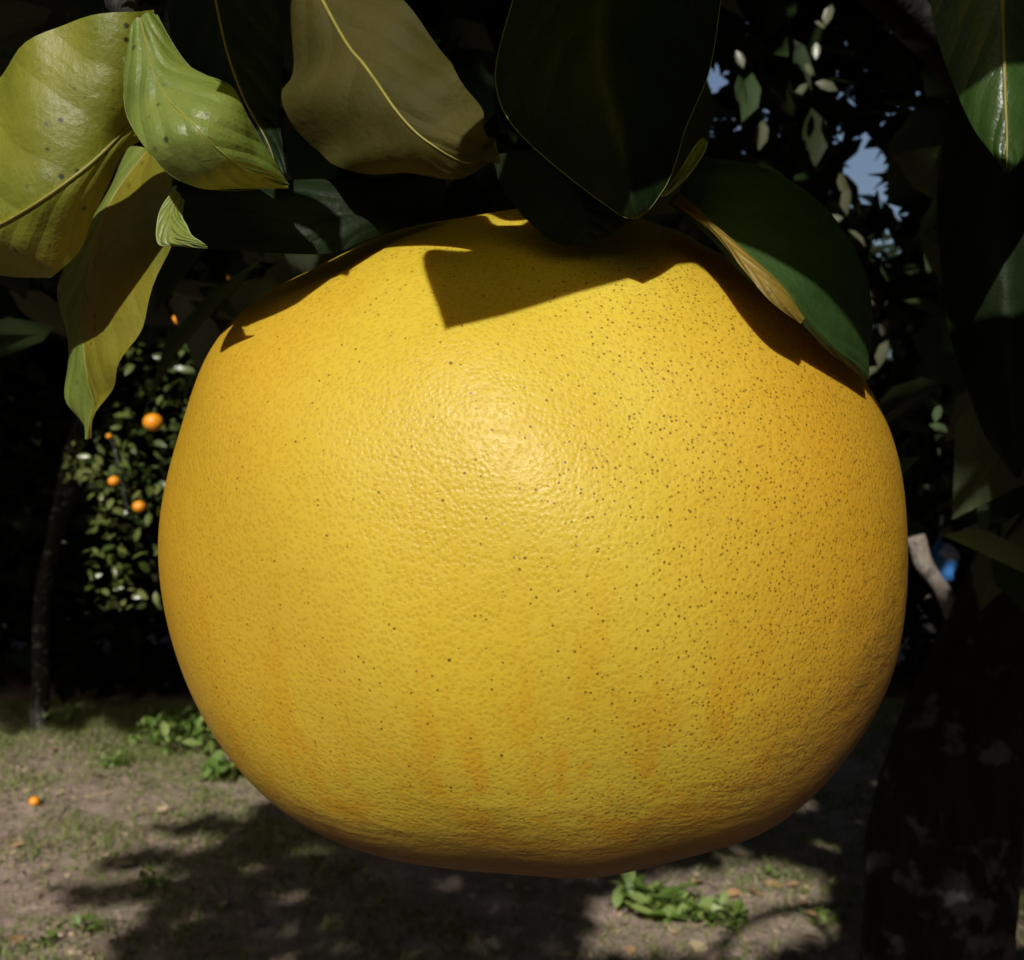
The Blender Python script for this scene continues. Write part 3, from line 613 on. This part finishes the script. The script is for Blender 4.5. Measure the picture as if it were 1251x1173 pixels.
GT = [(-4.5,7.5,1.1,0),(-2.7,7.65,1.15,1.1),(-0.7,7.5,1.1,2.3),(1.4,7.3,.85,3.4),(3.3,7.1,.8,4.2),(-5.6,6.3,1.0,5.0),(5.0,6.2,.9,.6),
      (-3.6,-6.4,1.0,1.5),(-1.2,-6.9,.95,2.6),(1.2,-6.5,1.0,.4),(3.6,-6.2,1.0,3.9),(5.4,-3.4,1.05,5.2),(-6.0,-3.2,1.0,2.0),(5.8,0.0,1.0,1.0),(-6.2,1.2,1.0,3.0),(5.6,3.2,1.0,4.0)]  # these trees are out of view, added to cut low sky light
gl = ['dark grove tree standing in deep shade behind the orange tree', 'dark grove tree whose low crown meets its neighbours behind the fruit']
lobg = [((0,-.1,.62),(1.5,1.35,.7)), ((0,0,2.6),(1.7,1.6,1.3)), ((.8,-.5,1.7),(1.2,1.1,.8)), ((-.8,-.3,1.6),(1.2,1.1,.8)), ((0,.3,1.2),(1.3,1.1,.7)), ((0,0,3.4),(1.1,1.1,.9))]
P3, S3 = crown_blob(lobg, 13000, .12, .2)
proto = None
for k, (x, y, s, rz) in enumerate(GT):
    e = empty('grove_tree', (0, 0, 0), 'dark citrus grove tree standing in deep shade, foliage down to the ground', 'tree', 'grove trees in deep shade')
    if proto is None:
        t_ = tube('trunk', [(0,0,-.05),(.02,0,.5),(-.02,.03,1.1),(.05,0,2.0)], [.09,.075,.07,.05], M_bark, e, 14, 24, .06)
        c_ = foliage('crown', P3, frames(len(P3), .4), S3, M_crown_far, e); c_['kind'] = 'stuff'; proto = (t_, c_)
    else:
        for q in proto:
            c = q.copy(); COL.objects.link(c); c.parent = e
    e.location = (x, y, 0); e.rotation_euler = (0, 0, rz); e.scale = (s, s, s)
# far wood beyond, one mass
n = 26000; ang = rng.uniform(-1.15, 1.15, n); R_ = rng.uniform(12.5, 16, n); hmax = np.where(ang > 0.12, 3.2, 6.0) + 0.5 * np.sin(ang * 14)
Pw = np.stack([np.sin(ang) * R_, np.cos(ang) * R_, rng.random(n) ** 0.9 * hmax], 1)
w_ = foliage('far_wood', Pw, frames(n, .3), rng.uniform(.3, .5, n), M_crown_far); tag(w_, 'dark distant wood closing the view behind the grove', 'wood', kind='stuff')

# blue and white bag seen through the gap by the trunk
bv, bf = sphere_v(1.0, 12, 18, 1.0); bp = at(1150, 688, 3.4); B2 = []
for v in bv:
    v = Vector(v); k = 1 + .12 * math.sin(7 * v.x + 3 * v.z) + .10 * math.sin(9 * v.y - 5 * v.z); B2.append(bp + Vector((v.x * .050 * k, v.y * .03 * k, v.z * .062 * k)))
t = NT('printed_plastic'); tc = t.n('ShaderNodeTexCoord'); nz = t.noise(tc.outputs['Object'], 17, 2)
p = t.n('ShaderNodeBsdfPrincipled'); t.set(p.inputs['Base Color'], t.mix(t.ramp(nz, .48, .53), (.62, .68, .85), (.05, .22, .60))); p.inputs['Roughness'].default_value = .4
t.t.links.new(p.outputs[0], t.out.inputs[0])
bag = mesh_obj('plastic_bag', B2, bf, t.m); tag(bag, 'small blue and white bundle glimpsed between the branch and the dark trunk', 'bag')
tube('handle', [bp + Vector((-.01, 0, .05)), bp + Vector((-.002, 0, .10)), bp + Vector((.004, 0, .17))], [.008, .004, .003], t.m, None, 6).parent = bag

# ------------------------------------------------------------------ grass, weeds, litter
def grass(n):
    out = []
    G = np.stack([rng.uniform(-4.2, 4.2, n), rng.uniform(2.6, 6.6, n)], 1)
    den = .5 + .5 * np.sin(G[:, 0] * 2.3 + 1.4 * np.sin(G[:, 1] * 2.1)) * np.sin(G[:, 1] * 2.9 + G[:, 0]) + .25 * np.sin(G[:, 0] * 9 + G[:, 1] * 7)
    den = den * .6 + .06 + np.where(G[:, 1] > 5.2, .25, 0) + np.where((G[:, 1] < 3.35) & (G[:, 0] < -.9), .35, 0)
    G = G[rng.random(n) < np.clip(den, .02, 1)]; n = len(G); z = gz(G[:, 0], G[:, 1])
    h = rng.uniform(.012, .042, n) * np.where(G[:, 1] > 5.3, 1.6, 1); a = rng.uniform(0, 6.28, n); w = rng.uniform(.0015, .0035, n)
    B = np.stack([G[:, 0], G[:, 1], z - .002], 1); sx = np.stack([np.cos(a) * w, np.sin(a) * w, 0 * a], 1)
    ln = np.stack([rng.normal(size=n) * .6 * h, rng.normal(size=n) * .6 * h, h], 1)
    V = np.stack([B - sx, B + sx, B + ln * .55 + sx * .7, B + ln * .55 - sx * .7, B + ln * [1.25, 1.25, .9]], 1).reshape(-1, 3)
    k = np.arange(n)[:, None] * 5; T = np.concatenate([k + [0, 1, 2], k + [0, 2, 3], k + [3, 2, 4]], 1).reshape(-1, 3)
    me = bpy.data.meshes.new('grass'); me.vertices.add(len(V)); me.vertices.foreach_set('co', V.astype(np.float32).ravel())
    me.loops.add(T.size); me.loops.foreach_set('vertex_index', T.astype(np.int32).ravel()); me.polygons.add(len(T)); me.polygons.foreach_set('loop_start', (np.arange(len(T)) * 3).astype(np.int32)); me.update(calc_edges=True)
    at_ = me.attributes.new('rnd', 'FLOAT', 'POINT'); at_.data.foreach_set('value', np.repeat(rng.random(n), 5).astype(np.float32))
    me.materials.append(leaf_material('grass_blade', (.18, .225, .05), (.18, .225, .05), .6, .25, rnd=True, veins=0)); me.validate()
    return tag(link(bpy.data.objects.new('grass', me)), 'short patchy grass growing over the bare soil', 'grass', kind='stuff')
grass(260000)
# crumbs of soil and bits of dead leaf, too many to count
n = 24000; Pl = np.stack([rng.uniform(-4, 4, n), rng.uniform(2.6, 6.4, n), np.zeros(n)], 1); Pl[:, 2] = gz(Pl[:, 0], Pl[:, 1]) + .003
fl = frames(n, 0.0); fl[:, 2, 0] *= .25
M_litter = simple_material('dead_leaf', (.28, .21, .14), .8, .5, 40)
tag(foliage('leaf_litter', Pl, fl, rng.uniform(.012, .035, n), M_litter), 'crumbs of dead leaf strewn over the soil', 'litter', kind='stuff')
M_dry = simple_material('dry_leaf', (.36, .215, .105), .7, .35, 30); M_dry2 = simple_material('pale_dry_leaf', (.42, .33, .20), .7, .3, 30)
dm1, dm2 = leaf_mesh('fallen_leaf', M_dry), leaf_mesh('fallen_leaf', M_dry2)
spots = [(862,1085),(905,1103),(915,1098),(985,1128),(930,1088),(960,1092),(985,1118),(890,1112),(300,1010),(265,945),(215,925),(175,902),(60,925),(130,958),(320,1125),(240,1152),(270,1115),(820,1150),(770,1160),(700,1165),(845,1160),(1000,1155),(970,1165),(200,1000),(30,1040),(90,1110),(350,940),(20,1150),(290,1160),(165,1060)]
for i, (x, y) in enumerate(spots):
    p = ground_at(x, y); s = random.uniform(.045, .085); a = random.uniform(0, 6.28); o = bpy.data.objects.new('fallen_leaf', dm1 if (i < 8 or i % 3 == 0) else dm2)
    o.location = (p.x, p.y, float(gz(p.x, p.y)) + .012); o.rotation_euler = (random.uniform(-.35, .35), random.uniform(-.2, .2), a); o.scale = (s, s * 1.3, s); COL.objects.link(o)
    orange_ = i < 8 or i % 3 == 0
    tag(o, 'curled orange-brown fallen leaf on the ground' if orange_ else 'pale straw-coloured fallen leaf on the ground', 'fallen leaf', 'orange-brown fallen leaves' if orange_ else 'pale fallen leaves')
p = ground_at(42, 990); p.z = float(gz(p.x, p.y)) + .017
small_orange(0, 0, 0, .022, 'small orange fallen on the bare sunlit soil', 'fallen fruit', p)

wm = leaf_mesh('leaf', M_weed)
def weed(px, py, nl, size, label, ls=1.0, group=None):
    p = ground_at(px, py); p.z = float(gz(p.x, p.y)); e = empty('weed', p, label, 'weed', group)
    tube('stem', [p + Vector((0, 0, -.01)), p + Vector((.003, 0, size * .4)), p + Vector((.01, .004, size * .85))], [.0025, .002, .001], M_stem, e, 6)
    n = nl; a = rng.uniform(0, 6.28, n); el = rng.uniform(.0, 1.0, n); X = np.stack([np.cos(a) * np.cos(el), np.sin(a) * np.cos(el), np.sin(el)], 1)
    Z = np.array([0, 0, 1.0]) + rng.normal(size=(n, 3)) * .3; Z -= (Z * X).sum(1)[:, None] * X; Z /= np.linalg.norm(Z, axis=1)[:, None]
    Fm = np.stack([X, np.cross(Z, X), Z], 2); sp = rng.normal(size=(n, 3)) * [size * .45, size * .45, 0]; hz = rng.random(n) * size * .6
    leaf_objects(wm, np.array(p) + sp + np.stack([0 * a, 0 * a, hz], 1), Fm, rng.uniform(.45, .9, n) * size * ls, e)
weed(795, 1118, 90, .11, 'leafy bright green weed on sunlit soil beneath the fruit')
weed(830, 1132, 60, .08, 'low green weed between two leafier weeds beneath the fruit')
weed(880, 1140, 80, .08, 'low spreading green weed beside orange-brown fallen leaves')
weed(945, 1078, 10, .05, 'small green sprout at the far edge of the sunlit patch')
weed(1002, 1133, 9, .06, 'small pale green weed beside the dark trunk shadow')
weed(182, 1092, 16, .06, 'small upright weed at the tip of the long ground shadow')
weed(245, 918, 150, .26, 'tall bushy green weed on the verge by the orange tree', .42)
weed(195, 914, 100, .18, 'dark low bushy weed on the verge beside the tall weed', .45)
weed(140, 938, 70, .09, 'low green weed on the verge edge near the slim grey trunk', .7)
weed(72, 905, 8, .10, 'small pale two-leaved weed beside the slim grey trunk')
weed(275, 945, 70, .11, 'green weed in the grass close behind the fruit edge')
weed(110, 1150, 26, .05, 'yellow-green ground weed in the near grass')
weed(60, 1165, 22, .05, 'yellow-green ground weed in the near grass beyond the first')
